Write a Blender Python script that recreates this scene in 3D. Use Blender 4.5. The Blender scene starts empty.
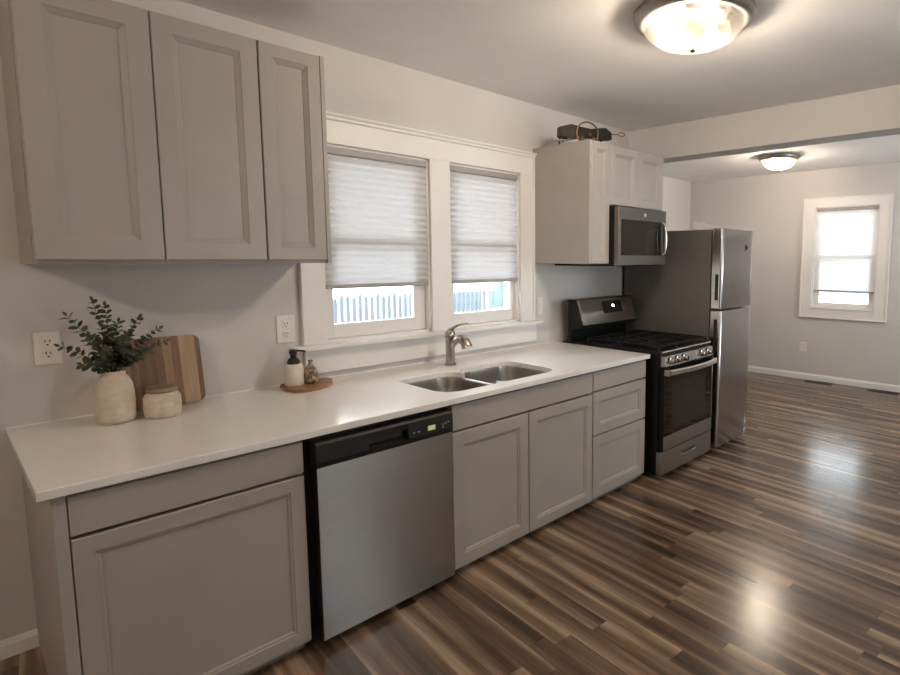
import bpy, bmesh, math, random
from mathutils import Vector, Matrix, Euler
PI = math.pi
random.seed(7)
sc = bpy.context.scene
COL = sc.collection

# ------------------------------------------------------------------ camera
cam_d = bpy.data.cameras.new('camera')
cam = bpy.data.objects.new('camera', cam_d)
COL.objects.link(cam)
cam.location = (-0.1482, -2.8723, 1.4898)
cam.rotation_euler = (1.4659, -0.0042, -0.8496)
cam_d.sensor_fit = 'HORIZONTAL'
cam_d.sensor_width = 36.0
cam_d.lens = 36.0 * 564.55 / 900.0
cam_d.shift_x = -120.0 / 900.0
cam_d.shift_y = -20.27 / 900.0
cam_d.clip_start = 0.02
cam_d.clip_end = 200
sc.camera = cam

# ------------------------------------------------------------------ world, light, exposure
LAMP_KITCHEN = 245.0     # bulb brightness
LAMP_DINING = 200.0
LAMP_ENTRY = 300.0
SKY = 7.0
wd = bpy.data.worlds.new('sky')
sc.world = wd
wd.use_nodes = True
wn = wd.node_tree.nodes
wn['Background'].inputs['Color'].default_value = (0.87, 0.935, 1.0, 1)
wn['Background'].inputs['Strength'].default_value = SKY
sc.view_settings.view_transform = 'Standard'
sc.view_settings.look = 'None'
sc.view_settings.exposure = 1.27
sc.view_settings.gamma = 1.0
sc.view_settings.use_curve_mapping = False
sc.cycles.use_denoising = True
sc.cycles.max_bounces = 10
sc.cycles.diffuse_bounces = 6
sc.cycles.glossy_bounces = 5
sc.cycles.transmission_bounces = 6
sc.cycles.transparent_max_bounces = 12
sc.cycles.sample_clamp_indirect = 6.0

def portal(loc, rot, sx, sy):
    l = bpy.data.lights.new('window_daylight', 'AREA')
    l.shape = 'RECTANGLE'; l.size = sx; l.size_y = sy
    l.cycles.is_portal = True
    o = bpy.data.objects.new('window_daylight', l)
    o.location = loc; o.rotation_euler = rot
    COL.objects.link(o)
portal((1.54, 0.16, 1.55), (-PI/2, 0, 0), 0.75, 1.1)
portal((2.30, 0.16, 1.55), (-PI/2, 0, 0), 0.70, 1.1)
portal((7.14, -0.89, 1.52), (0, PI/2, 0), 1.3, 0.8)
portal((5.4, -4.16, 1.5), (PI/2, 0, 0), 1.5, 1.1)  # portal of the added fill window behind the camera
portal((2.36, -4.16, 1.5), (PI/2, 0, 0), 0.65, 1.2)  # portal of the added window that streaks the dishwasher steel

# ------------------------------------------------------------------ materials
def lin(c):
    return tuple(((x/255.0)/12.92 if x/255.0 <= 0.04045 else ((x/255.0+0.055)/1.055)**2.4) for x in c) + (1,)
class NT:
    def __init__(s, name):
        s.m = bpy.data.materials.new(name); s.m.use_nodes = True
        s.t = s.m.node_tree; s.b = s.t.nodes['Principled BSDF']; s.out = s.t.nodes['Material Output']
    def n(s, typ, ins=None, **kw):
        nd = s.t.nodes.new(typ)
        for k, v in kw.items(): setattr(nd, k, v)
        for k, v in (ins or {}).items():
            if isinstance(v, bpy.types.NodeSocket): s.t.links.new(v, nd.inputs[k])
            else: nd.inputs[k].default_value = v
        return nd
    def math(s, op, a, b=None, c=None):
        ins = {0: a}
        if b is not None: ins[1] = b
        if c is not None: ins[2] = c
        return s.n('ShaderNodeMath', ins, operation=op).outputs[0]
    def link(s, a, b): s.t.links.new(a, b)
    def set(s, **kw):
        for k, v in kw.items():
            k = k.replace('_', ' ')
            if isinstance(v, bpy.types.NodeSocket): s.t.links.new(v, s.b.inputs[k])
            else: s.b.inputs[k].default_value = v
    def ramp(s, fac, stops, interp='LINEAR'):
        r = s.n('ShaderNodeValToRGB', {0: fac}); cr = r.color_ramp; cr.interpolation = interp
        while len(cr.elements) < len(stops): cr.elements.new(0.5)
        for e, (p, c) in zip(cr.elements, stops):
            e.position = p; e.color = c if len(c) == 4 else tuple(c) + (1,)
        return r.outputs[0]
    def coord(s, scale=(1,1,1), rot=(0,0,0), which='Object'):
        tc = s.n('ShaderNodeTexCoord')
        return s.n('ShaderNodeMapping', {0: tc.outputs[which], 'Scale': scale, 'Rotation': rot}).outputs[0]
    def noise(s, vec, scale=5, detail=3, rough=0.5):
        return s.n('ShaderNodeTexNoise', {'Vector': vec, 'Scale': scale, 'Detail': detail, 'Roughness': rough}).outputs['Fac']
    def bump(s, h, strength=0.1, dist=0.01):
        nb = s.n('ShaderNodeBump', {'Height': h, 'Strength': strength, 'Distance': dist})
        s.link(nb.outputs[0], s.b.inputs['Normal'])

def paint(name, c, rough=0.5, var=0.04, bump=0.03, scale=60, spec=0.4):
    k = NT(name); v = k.coord()
    f = k.noise(v, 2.5, 3)
    lo = tuple(x*(1-var) for x in c[:3]) + (1,); hi = tuple(min(1, x*(1+var)) for x in c[:3]) + (1,)
    k.set(Base_Color=k.ramp(f, [(0.3, lo), (0.7, hi)]), Roughness=rough, Specular_IOR_Level=spec)
    if bump: k.bump(k.noise(v, scale, 2), bump, 0.004)
    return k.m
def plain(name, c, rough=0.5, metal=0.0, spec=0.5, coat=0.0):
    k = NT(name); f = k.noise(k.coord(), 30, 2)
    lo = tuple(x*0.93 for x in c[:3]) + (1,)
    k.set(Base_Color=k.ramp(f, [(0.3, lo), (0.7, tuple(c[:3])+(1,))]), Roughness=rough, Metallic=metal, Specular_IOR_Level=spec, Coat_Weight=coat)
    return k.m
def emissive(name, c, st):
    k = NT(name); k.set(Base_Color=(0.02,0.02,0.02,1), Emission_Color=tuple(c[:3])+(1,), Emission_Strength=st, Roughness=0.3)
    return k.m
def steel(name, c=(0.50,0.485,0.465), rough=0.3, horiz=True, aniso=0.6, bs=0.04, arot=0.25):
    k = NT(name)
    v = k.coord(scale=((2,2,110) if horiz else (110,110,2)))
    f = k.noise(v, 1.0, 3, 0.6)
    k.set(Metallic=1.0, Base_Color=k.ramp(f, [(0.25, tuple(x*0.93 for x in c)), (0.75, c)]),
          Roughness=k.n('ShaderNodeMapRange', {0: f, 3: rough*0.96, 4: rough*1.04}).outputs[0], Anisotropic=aniso)
    tg = k.n('ShaderNodeTangent', direction_type='RADIAL', axis='Z')
    k.link(tg.outputs[0], k.b.inputs['Tangent']); k.b.inputs['Anisotropic Rotation'].default_value = arot
    if bs: k.bump(f, bs, 0.002)
    return k.m

def floor_mat():
    k = NT('floor_planks')
    tc = k.n('ShaderNodeTexCoord')
    mp = k.n('ShaderNodeMapping', {0: tc.outputs['Object'], 'Rotation': (0, 0, math.radians(-85.3))})   # local x runs along the planks
    sp = k.n('ShaderNodeSeparateXYZ', {0: mp.outputs[0]})
    W, L = 0.083, 0.95
    vv = k.math('DIVIDE', sp.outputs['Y'], W)
    row = k.math('FLOOR', vv); fv = k.math('FRACT', vv)
    wn1 = k.n('ShaderNodeTexWhiteNoise', {'W': row}, noise_dimensions='1D').outputs['Value']
    uu = k.math('DIVIDE', k.math('ADD', sp.outputs['X'], k.math('MULTIPLY', wn1, 7.3)), L)
    idx = k.math('FLOOR', uu); fu = k.math('FRACT', uu)
    cell = k.n('ShaderNodeCombineXYZ', {0: row, 1: idx, 2: 0.0}).outputs[0]
    wn2 = k.n('ShaderNodeTexWhiteNoise', {'Vector': cell}, noise_dimensions='3D')
    rnd = wn2.outputs['Value']
    # grain that runs along the plank, different on each board
    gv = k.n('ShaderNodeCombineXYZ', {0: k.math('MULTIPLY', sp.outputs['X'], 1.3), 1: k.math('MULTIPLY', sp.outputs['Y'], 16.0), 2: k.math('MULTIPLY', rnd, 40.0)}).outputs[0]
    g1 = k.noise(gv, 1.0, 2, 0.5)
    gv2 = k.n('ShaderNodeCombineXYZ', {0: k.math('MULTIPLY', sp.outputs['X'], 3.0), 1: k.math('MULTIPLY', sp.outputs['Y'], 90.0), 2: k.math('MULTIPLY', rnd, 70.0)}).outputs[0]
    g2 = k.noise(gv2, 1.0, 4, 0.6)
    # broad light/dark gradient across each board (heart wood to sap wood)
    tri = k.math('ABSOLUTE', k.math('SUBTRACT', fv, k.n('ShaderNodeMapRange', {0: wn2.outputs['Color'], 3: 0.0, 4: 1.0}).outputs[0]))
    t = k.math('ADD', k.math('MULTIPLY', g1, 0.66), k.math('MULTIPLY', g2, 0.26))
    t = k.math('ADD', t, k.math('MULTIPLY', tri, 0.30))
    t = k.math('ADD', t, k.math('MULTIPLY', k.math('SUBTRACT', rnd, 0.5), 0.20))
    t = k.math('SUBTRACT', t, 0.06)
    colr = k.ramp(t, [(0.28, (0.052,0.030,0.018)), (0.43, (0.106,0.065,0.040)), (0.56, (0.188,0.122,0.078)), (0.68, (0.335,0.236,0.158)), (0.86, (0.45,0.335,0.235))])
    sv = k.math('LESS_THAN', fv, 0.022); su = k.math('LESS_THAN', fu, 0.0025)
    seam = k.math('MAXIMUM', sv, su)
    mx = k.n('ShaderNodeMix', {0: k.math('MULTIPLY', seam, 0.40), 6: colr, 7: (0.02,0.012,0.008,1)}, data_type='RGBA')
    ro = k.n('ShaderNodeMapRange', {0: g2, 3: 0.19, 4: 0.25}).outputs[0]
    k.set(Base_Color=mx.outputs[2], Roughness=ro, Specular_IOR_Level=0.5)
    k.bump(k.math('MULTIPLY', seam, -0.6), 0.03, 0.002)
    return k.m

def board_mat():
    k = NT('striped_acacia'); tc = k.n('ShaderNodeTexCoord'); sp = k.n('ShaderNodeSeparateXYZ', {0: tc.outputs['Object']})
    row = k.math('FLOOR', k.math('DIVIDE', sp.outputs['X'], 0.029))
    rn = k.n('ShaderNodeTexWhiteNoise', {'W': row}, noise_dimensions='1D').outputs['Value']
    gv = k.n('ShaderNodeCombineXYZ', {0: k.math('MULTIPLY', sp.outputs['X'], 60.0), 1: k.math('MULTIPLY', rn, 20.0), 2: k.math('MULTIPLY', sp.outputs['Z'], 6.0)}).outputs[0]
    g = k.noise(gv, 1.0, 4, 0.6)
    t = k.math('ADD', k.math('MULTIPLY', rn, 0.55), k.math('MULTIPLY', g, 0.5))
    k.set(Base_Color=k.ramp(t, [(0.2, (0.13,0.06,0.028)), (0.5, (0.28,0.16,0.085)), (0.85, (0.44,0.30,0.18))]), Roughness=0.5)
    return k.m
def wood(name, a, b, sx=40, sz=4, rough=0.55):
    k = NT(name); v = k.coord(scale=(sx*0.15, sx, sz)); g = k.noise(v, 1.0, 4, 0.6)
    k.set(Base_Color=k.ramp(g, [(0.3, a), (0.7, b)]), Roughness=rough); return k.m
def stone(name, a, b, sc_=14, rough=0.7, det=6):
    k = NT(name); g = k.noise(k.coord(), sc_, det, 0.65)
    g2 = k.noise(k.coord(scale=(1,1,6)), 30, 3, 0.6)
    t = k.math('ADD', k.math('MULTIPLY', g, 0.7), k.math('MULTIPLY', g2, 0.3))
    k.set(Base_Color=k.ramp(t, [(0.35, a), (0.65, b)]), Roughness=rough); k.bump(g, 0.15, 0.004); return k.m
def shade_mat(name='pleated_shade_fabric', col=(0.60,0.59,0.59), tr=0.17):
    k = NT(name)
    f = k.noise(k.coord(scale=(120,120,120)), 1.0, 2)
    c = k.ramp(f, [(0.3, tuple(x*.95 for x in col)), (0.7, col)])
    d = k.n('ShaderNodeBsdfDiffuse', {0: c}); t = k.n('ShaderNodeBsdfTranslucent', {0: c})
    mx = k.n('ShaderNodeMixShader', {0: tr, 1: d.outputs[0], 2: t.outputs[0]})
    k.link(mx.outputs[0], k.out.inputs[0]); return k.m
def glass_mat():
    k = NT('window_glass')
    t = k.n('ShaderNodeBsdfTransparent', {0: (0.95,0.97,0.97,1)}); g = k.n('ShaderNodeBsdfGlossy', {0: (1,1,1,1), 1: 0.02})
    lw = k.n('ShaderNodeFresnel', {0: 1.45})
    mx = k.n('ShaderNodeMixShader', {0: lw.outputs[0], 1: t.outputs[0], 2: g.outputs[0]})
    k.link(mx.outputs[0], k.out.inputs[0]); return k.m
def lamp_glass(name):
    # faintly clouded alabaster glass: mostly clear to the bulbs behind it, with a swirl that scatters
    k = NT(name); tc = k.n('ShaderNodeTexCoord')
    sw = k.n('ShaderNodeTexNoise', {'Vector': tc.outputs['Object'], 'Scale': 6.0, 'Detail': 3.0, 'Distortion': 1.8}).outputs['Fac']
    tr = k.n('ShaderNodeBsdfTransparent', {0: (0.97,0.93,0.86,1)})
    di = k.n('ShaderNodeBsdfTranslucent', {0: (0.95,0.84,0.66,1)})
    w = k.n('ShaderNodeMapRange', {0: sw, 1: 0.35, 2: 0.65, 3: 0.010, 4: 0.06}).outputs[0]
    mx = k.n('ShaderNodeMixShader', {0: w, 1: tr.outputs[0], 2: di.outputs[0]})
    gl = k.n('ShaderNodeBsdfGlossy', {0: (1,1,1,1), 1: 0.08}); fr = k.n('ShaderNodeFresnel', {0: 1.4})
    m2 = k.n('ShaderNodeMixShader', {0: fr.outputs[0], 1: mx.outputs[0], 2: gl.outputs[0]})
    k.link(m2.outputs[0], k.out.inputs[0]); return k.m
def bulb_mat(name, st):
    k = NT(name); k.set(Base_Color=(0.8,0.8,0.8,1), Emission_Color=(1.0,0.865,0.735,1), Emission_Strength=st); return k.m

M = dict(
    wall=paint('wall_paint', (0.575,0.55,0.53), 0.75, 0.02, 0.05, 90, 0.2),
    ceiling=paint('ceiling_paint', (0.88,0.86,0.84), 0.85, 0.02, 0.05, 90, 0.1),
    trim=paint('white_trim_paint', (0.76,0.74,0.715), 0.4, 0.02, 0.0),
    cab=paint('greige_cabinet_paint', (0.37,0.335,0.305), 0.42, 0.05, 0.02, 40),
    cabin=plain('cabinet_shadow_gap', (0.05,0.042,0.035), 0.8),  # dark colour standing in for shade behind the door gaps
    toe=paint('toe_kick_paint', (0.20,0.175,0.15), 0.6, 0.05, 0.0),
    counter=None, floor=floor_mat(),
    steel=steel('brushed_steel', (0.42,0.405,0.39), 0.30, aniso=0.7, arot=0.25, bs=0.0), steelm=steel('dark_brushed_steel', (0.27,0.25,0.23), 0.34),
    steelv=steel('fridge_steel', (0.46,0.45,0.44), 0.26, horiz=True),
    steelb=steel('bright_steel', (0.72,0.70,0.67), 0.22, aniso=0.2),
    sink=steel('sink_steel', (0.54,0.51,0.48), 0.26, aniso=0.3),
    nickel=plain('brushed_nickel', (0.42,0.385,0.34), 0.27, 1.0),
    side=plain('grey_metal_side', (0.165,0.15,0.138), 0.42, 0.4),
    black=plain('black_enamel', (0.008,0.008,0.008), 0.3, 0, 0.3),
    blackg=plain('black_glass', (0.006,0.006,0.007), 0.06, 0, 0.6),
    ovenwin=plain('oven_window_glass', (0.022,0.018,0.015), 0.12, 0, 0.6),
    iron=plain('cast_iron', (0.009,0.009,0.009), 0.5, 0, 0.3),
    satin=plain('satin_black_plastic', (0.012,0.012,0.012), 0.45, 0, 0.3),
    rubber=plain('dark_gasket', (0.02,0.02,0.02), 0.6),
    plastic=plain('white_plastic', (0.74,0.70,0.65), 0.35),
    dark=plain('dark_slot', (0.02,0.018,0.016), 0.6),
    vase=stone('rough_cream_ceramic', (0.50,0.41,0.32), (0.66,0.58,0.48), 16),
    jar=stone('speckled_cream_ceramic', (0.48,0.39,0.30), (0.70,0.61,0.50), 30),
    lid=wood('grey_brown_wood', (0.17,0.115,0.075), (0.27,0.19,0.13)),
    tray=wood('tray_wood', (0.22,0.11,0.05), (0.40,0.23,0.12), 60, 60),
    board=board_mat(),
    leaf=None, stem=plain('stem_brown', (0.06,0.05,0.03), 0.7),
    ribbed=plain('cream_ribbed_ceramic', (0.70,0.62,0.52), 0.45),
    pump=plain('matte_black_plastic', (0.01,0.01,0.01), 0.4),
    mottled=None,
    bronze=plain('dark_bronze', (0.016,0.010,0.006), 0.5, 0.3),
    brass=plain('old_brass', (0.20,0.14,0.08), 0.4, 0.8),
    ring=plain('bronze_ring', (0.36,0.32,0.28), 0.38, 0.8),
    shade=shade_mat(), shadew=shade_mat('white_shade_fabric', (0.82,0.82,0.82), 0.22), rail=plain('shade_rail', (0.36,0.34,0.32), 0.5),
    glass=glass_mat(), bowl=lamp_glass('lamp_glass'), bulb1=bulb_mat('kitchen_bulb', LAMP_KITCHEN), bulb2=bulb_mat('dining_bulb', LAMP_DINING), bulb3=bulb_mat('entry_bulb', LAMP_ENTRY), pan=plain('white_lamp_pan', (0.75,0.72,0.68), 0.4),
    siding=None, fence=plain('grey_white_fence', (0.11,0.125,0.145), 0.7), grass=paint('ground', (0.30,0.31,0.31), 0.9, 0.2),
    extglass=plain('neighbour_glass', (0.10,0.15,0.165), 0.3),
    vent=plain('vent_brown', (0.05,0.035,0.025), 0.5, 0.5),
    display=emissive('dishwasher_display', (0.75,0.72,0.30), 0.22), clock=emissive('clock_light', (0.75,0.85,1.0), 4.0),
    mark=plain('grey_print', (0.35,0.34,0.33), 0.5),
)
k = NT('quartz_counter'); v = k.coord(); g = k.noise(v, 160, 3, 0.7); g2 = k.noise(v, 6, 3)
k.set(Base_Color=k.ramp(k.math('ADD', k.math('MULTIPLY', g, 0.6), k.math('MULTIPLY', g2, 0.4)), [(0.35, (0.78,0.76,0.73)), (0.6, (0.83,0.81,0.785))]), Roughness=0.16, Specular_IOR_Level=0.5)
M['counter'] = k.m
k = NT('eucalyptus_leaf'); g = k.noise(k.coord(), 40, 2)
k.set(Base_Color=k.ramp(g, [(0.3, (0.026,0.032,0.018)), (0.7, (0.082,0.094,0.058))]), Roughness=0.5); M['leaf'] = k.m
k = NT('mottled_brown_glaze'); g = k.n('ShaderNodeTexVoronoi', {'Vector': k.coord(), 'Scale': 70.0}).outputs['Color']; g2 = k.noise(k.coord(), 50, 3)
k.set(Base_Color=k.ramp(k.math('ADD', k.math('MULTIPLY', g2, 0.8), k.math('MULTIPLY', k.n('ShaderNodeSeparateXYZ', {0: g}).outputs[0], 0.3)), [(0.35, (0.05,0.03,0.018)), (0.55, (0.22,0.15,0.09)), (0.8, (0.50,0.42,0.32))]), Roughness=0.3); M['mottled'] = k.m
k = NT('white_siding'); sp = k.n('ShaderNodeSeparateXYZ', {0: k.n('ShaderNodeTexCoord').outputs['Object']})
fz = k.math('FRACT', k.math('DIVIDE', sp.outputs['Z'], 0.14)); k.set(Base_Color=k.ramp(fz, [(0.0, (0.42,0.47,0.52)), (0.12, (0.72,0.77,0.80))]), Roughness=0.6); k.bump(fz, 0.5, 0.02); M['siding'] = k.m
M['shed'] = plain('pale_blue_boards', (0.16,0.22,0.26), 0.6)

# ------------------------------------------------------------------ geometry helpers (all in room coordinates)
def NB(): return bmesh.new()
def box(bm, a, b, bev=0.0, seg=2):
    r = bmesh.ops.create_cube(bm, size=1.0)
    vs = r['verts']; s = [abs(b[i]-a[i]) for i in range(3)]; c = [(a[i]+b[i])/2 for i in range(3)]
    for v in vs: v.co = Vector((v.co[i]*s[i]+c[i] for i in range(3)))
    if bev > 0:
        es = list({e for v in vs for e in v.link_edges})
        bmesh.ops.bevel(bm, geom=es, offset=min(bev, min(s)*0.45), segments=seg, affect='EDGES', profile=0.5)
    return bm
def tube(bm, pts, r, seg=10, closed=False, cap=True):
    pts = [Vector(p) for p in pts]; n = len(pts)
    rr = r if isinstance(r, (list, tuple)) else [r]*n
    rings = []; up = None
    for i, p in enumerate(pts):
        if closed: t = (pts[(i+1) % n]-pts[i-1]).normalized()
        else: t = (pts[min(i+1, n-1)]-pts[max(i-1, 0)]).normalized()
        if up is None:
            up = Vector((0,0,1)) if abs(t.z) < 0.9 else Vector((1,0,0))
        sx = t.cross(up).normalized(); up = sx.cross(t).normalized()
        rings.append([bm.verts.new(p + (sx*math.cos(2*PI*k/seg)+up*math.sin(2*PI*k/seg))*rr[i]) for k in range(seg)])
    m = n if closed else n-1
    for i in range(m):
        A, B = rings[i], rings[(i+1) % n]
        for k in range(seg): bm.faces.new((A[k], A[(k+1) % seg], B[(k+1) % seg], B[k]))
    if cap and not closed:
        bm.faces.new(rings[0][::-1]); bm.faces.new(rings[-1])
    return bm
def lathe(bm, prof, c, seg=40, axis='z', flute=0.0, nf=0):
    """prof: list of (radius, height). c: centre"""
    c = Vector(c); rings = []
    for r, h in prof:
        if r < 1e-5: 
            p = (0,0,h)
            rings.append([bm.verts.new(c + ax(p, axis))]); continue
        ring = []
        for k in range(seg):
            a = 2*PI*k/seg; q = r*(1+flute*math.cos(nf*a)) if nf else r
            ring.append(bm.verts.new(c + ax((q*math.cos(a), q*math.sin(a), h), axis)))
        rings.append(ring)
    for A, B in zip(rings, rings[1:]):
        if len(A) == 1 and len(B) == 1: continue
        for k in range(seg):
            k2 = (k+1) % seg
            if len(A) == 1: bm.faces.new((A[0], B[k2], B[k]))
            elif len(B) == 1: bm.faces.new((A[k], A[k2], B[0]))
            else: bm.faces.new((A[k], A[k2], B[k2], B[k]))
    if len(rings[0]) > 1: bm.faces.new(rings[0][::-1])
    if len(rings[-1]) > 1: bm.faces.new(rings[-1])
    return bm
def ax(p, axis):
    x, y, z = p
    if axis == 'z': return Vector((x, y, z))
    if axis == 'y': return Vector((x, -z, y))      # height grows toward -y (into the room)
    return Vector((z, x, y))
def prism(bm, poly, a, b, axis='x'):
    """poly of 2D points extruded along axis from a to b. axis x: (y,z); y: (x,z); z: (x,y)"""
    def P(u, v, w):
        return {'x': (w, u, v), 'y': (u, w, v), 'z': (u, v, w)}[axis]
    A = [bm.verts.new(P(u, v, a)) for u, v in poly]; B = [bm.verts.new(P(u, v, b)) for u, v in poly]
    n = len(poly)
    for i in range(n): bm.faces.new((A[i], A[(i+1) % n], B[(i+1) % n], B[i]))
    bm.faces.new(A[::-1]); bm.faces.new(B)
    bmesh.ops.recalc_face_normals(bm, faces=bm.faces[:])
    return bm
def obj(name, bm, mat, parent=None, smooth=False, label=None, angle=35):
    bmesh.ops.recalc_face_normals(bm, faces=bm.faces[:])
    me = bpy.data.meshes.new(name)
    if parent is not None:
        org = parent; L = Vector((0,0,0))
        while org is not None: L = L + org.location; org = org.parent
    else:
        xs = [v.co.x for v in bm.verts]; ys = [v.co.y for v in bm.verts]; zs = [v.co.z for v in bm.verts]
        L = Vector(((min(xs)+max(xs))/2, (min(ys)+max(ys))/2, min(zs)))
    bmesh.ops.translate(bm, verts=bm.verts[:], vec=-L)
    bm.to_mesh(me); bm.free()
    me.materials.append(M[mat])
    o = bpy.data.objects.new(name, me); COL.objects.link(o)
    if parent is not None: o.parent = parent
    else: o.location = L
    if smooth:
        me.shade_smooth()
        try: me.set_sharp_from_angle(angle=math.radians(angle))
        except Exception: pass
    if label: o['label'] = label
    return o
def tag(o, label, cat, group=None):
    o['label'] = label; o['category'] = cat
    if group: o['group'] = group
    return o
def thing(name, label, cat, loc, group=None):
    o = bpy.data.objects.new(name, None); COL.objects.link(o); o.location = loc; o.empty_display_size = 0.1
    return tag(o, label, cat, group)
def struct(name, bm, mat, parent=None, smooth=False):
    o = obj(name, bm, mat, parent, smooth)
    if parent is None: o['kind'] = 'structure'
    return o
def sempty(name, loc):
    o = bpy.data.objects.new(name, None); COL.objects.link(o); o.location = loc; o['kind'] = 'structure'; o.empty_display_size = 0.1
    return o

def rings_panel(bm, x0, x1, z0, z1, prof, y_face, y_back):
    """front panel facing -y. prof: list of (inset, depth) from the outer edge in; depth positive = recessed"""
    loops = []
    def loop(ins, y):
        return [bm.verts.new((x0+ins, y, z0+ins)), bm.verts.new((x1-ins, y, z0+ins)), bm.verts.new((x1-ins, y, z1-ins)), bm.verts.new((x0+ins, y, z1-ins))]
    loops.append(loop(0, y_back))
    for ins, d in prof: loops.append(loop(ins, y_face+d))
    for A, B in zip(loops, loops[1:]):
        for i in range(4): bm.faces.new((A[i], A[(i+1) % 4], B[(i+1) % 4], B[i]))
    bm.faces.new(loops[-1]); bm.faces.new(loops[0][::-1])
    return bm
def panel_prof(w, upper=False):
    if upper: return [(0, 0.003), (0.003, 0), (w, 0), (w+0.002, 0.003), (w+0.018, 0.014), (w+0.020, 0.017)]
    return [(0, 0.003), (0.003, 0), (w, 0), (w+0.002, 0.004), (w+0.010, 0.005), (w+0.013, 0.010), (w+0.016, 0.011)]
SLAB = [(0, 0.003), (0.003, 0)]
def door(parent, name, x0, x1, z0, z1, yf, w=0.058, upper=False, slab=False, th=0.02):
    bm = NB(); rings_panel(bm, x0, x1, z0, z1, SLAB if slab else panel_prof(w, upper), yf, yf+th)
    return obj(name, bm, 'cab', parent)

# ------------------------------------------------------------------ room shell
XL, XF, YN, H = -3.6, 6.98, -4.0, 2.55
YD = 1.158
bm = NB(); box(bm, (XL-.15, YN-.15, -0.08), (XF+.15, YD+.15, 0.0)); fl = struct('floor', bm, 'floor')
bm = NB(); box(bm, (XL-.15, YN-.15, H), (XF+.15, YD+.15, H+.1)); struct('ceiling', bm, 'ceiling')
def wall_with_holes(name, axis, pos, thick, a0, a1, holes, z1=H):
    """holes: (a_lo, a_hi, z_lo, z_hi)"""
    bm = NB(); cur = a0
    def seg(lo, hi, zl, zh):
        if hi-lo < 1e-4 or zh-zl < 1e-4: return
        if axis == 'y': box(bm, (lo, min(pos, pos+thick), zl), (hi, max(pos, pos+thick), zh))
        else: box(bm, (min(pos, pos+thick), lo, zl), (max(pos, pos+thick), hi, zh))
    for lo, hi, zl, zh in sorted(holes):
        seg(cur, lo, 0, z1); seg(lo, hi, 0, zl); seg(lo, hi, zh, z1); cur = hi
    seg(cur, a1, 0, z1)
    return struct(name, bm, 'wall')
W1 = (1.197, 1.848, 1.045, 2.062); W2 = (1.990, 2.580, 1.045, 2.062)
W3 = (-1.238, -0.54, 0.905, 2.098)
wall_with_holes('wall_left', 'y', 0.0, 0.15, XL-.15, 4.062, [W1, W2])
wall_with_holes('wall_far', 'x', XF, 0.15, YN, YD, [W3])
bm = NB(); box(bm, (3.912, YD, 0), (XF+.15, YD+.15, H)); struct('wall_dining', bm, 'wall')
bm = NB(); box(bm, (3.912, 0.15, 0), (4.062, YD, H)); struct('wall_return', bm, 'wall')
W4 = (2.08, 2.64, 0.9, 2.1); W5 = (4.7, 6.1, 0.9, 2.1)  # openings of the two added, unseen windows
wall_with_holes('wall_near', 'y', YN, -0.15, XL-.15, XF+.15, [W4, W5])
bm = NB(); box(bm, (XL-.15, YN, 0), (XL, 0, H)); struct('wall_right', bm, 'wall')
bm = NB(); box(bm, (3.86, YN, 2.291), (4.062, 0, H), 0.002); struct('ceiling_beam', bm, 'wall')
def bprof(y, s=-1, h=0.088, t=0.014):
    return [(y, 0), (y+s*t, 0), (y+s*t, h-0.02), (y+s*t*0.6, h-0.008), (y+s*t*0.35, h), (y, h)]
bm = NB(); prism(bm, bprof(0.0, -1, 0.068), XL, 0.03, 'x'); struct('baseboard_left', bm, 'trim')
bm = NB(); prism(bm, bprof(YD), 4.062, XF, 'x'); struct('baseboard_dining', bm, 'trim')
bm = NB(); prism(bm, [(XF-(XF and (a)), b) for a, b in [(0,0),(0.014,0),(0.014,0.058),(0.008,0.068),(0.005,0.078),(0,0.078)]], YN, YD, 'y'); struct('baseboard_far', bm, 'trim')
bm = NB(); prism(bm, bprof(YN, 1), XL, XF, 'x'); struct('baseboard_near', bm, 'trim')

# ------------------------------------------------------------------ kitchen windows
def pane_y(parent, x0, x1, z0, z1, y):
    bm = NB(); box(bm, (x0, y-0.002, z0), (x1, y+0.002, z1)); return obj('window_pane', bm, 'glass', parent)
def sash_y(parent, x0, x1, z0, z1, y, sw, bot, top, th=0.03):
    bm = NB()
    box(bm, (x0, y-th/2, z0), (x0+sw[0], y+th/2, z1), 0.002); box(bm, (x1-sw[1], y-th/2, z0), (x1, y+th/2, z1), 0.002)
    box(bm, (x0+sw[0], y-th/2, z0), (x1-sw[1], y+th/2, z0+bot), 0.002); box(bm, (x0+sw[0], y-th/2, z1-top), (x1-sw[1], y+th/2, z1), 0.002)
    s = obj('sash', bm, 'trim', parent)
    pane_y(s, x0+sw[0]-.002, x1-sw[1]+.002, z0+bot-.002, z1-top+.002, y)
    return s
def kitchen_window(name, w, sw):
    x0, x1, z0, z1 = w
    t = sempty(name, ((x0+x1)/2, 0.05, z0))
    bm = NB()
    box(bm, (x0, 0.0, z0), (x0+.012, .15, z1)); box(bm, (x1-.012, 0.0, z0), (x1, .15, z1)); box(bm, (x0, 0.0, z1-.012), (x1, .15, z1)); box(bm, (x0, 0.0, z0), (x1, .15, z0+.012))
    obj('window_frame', bm, 'trim', t)
    sash_y(t, x0+.013, x1-.013, z0+.013, 1.60, 0.052, sw, 0.075, 0.04)
    sash_y(t, x0+.013, x1-.013, 1.56, z1-.013, 0.09, sw, 0.04, 0.05)
    return t
kitchen_window('window_1', W1, (0.055, 0.078)); kitchen_window('window_2', W2, (0.048, 0.036))
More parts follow.
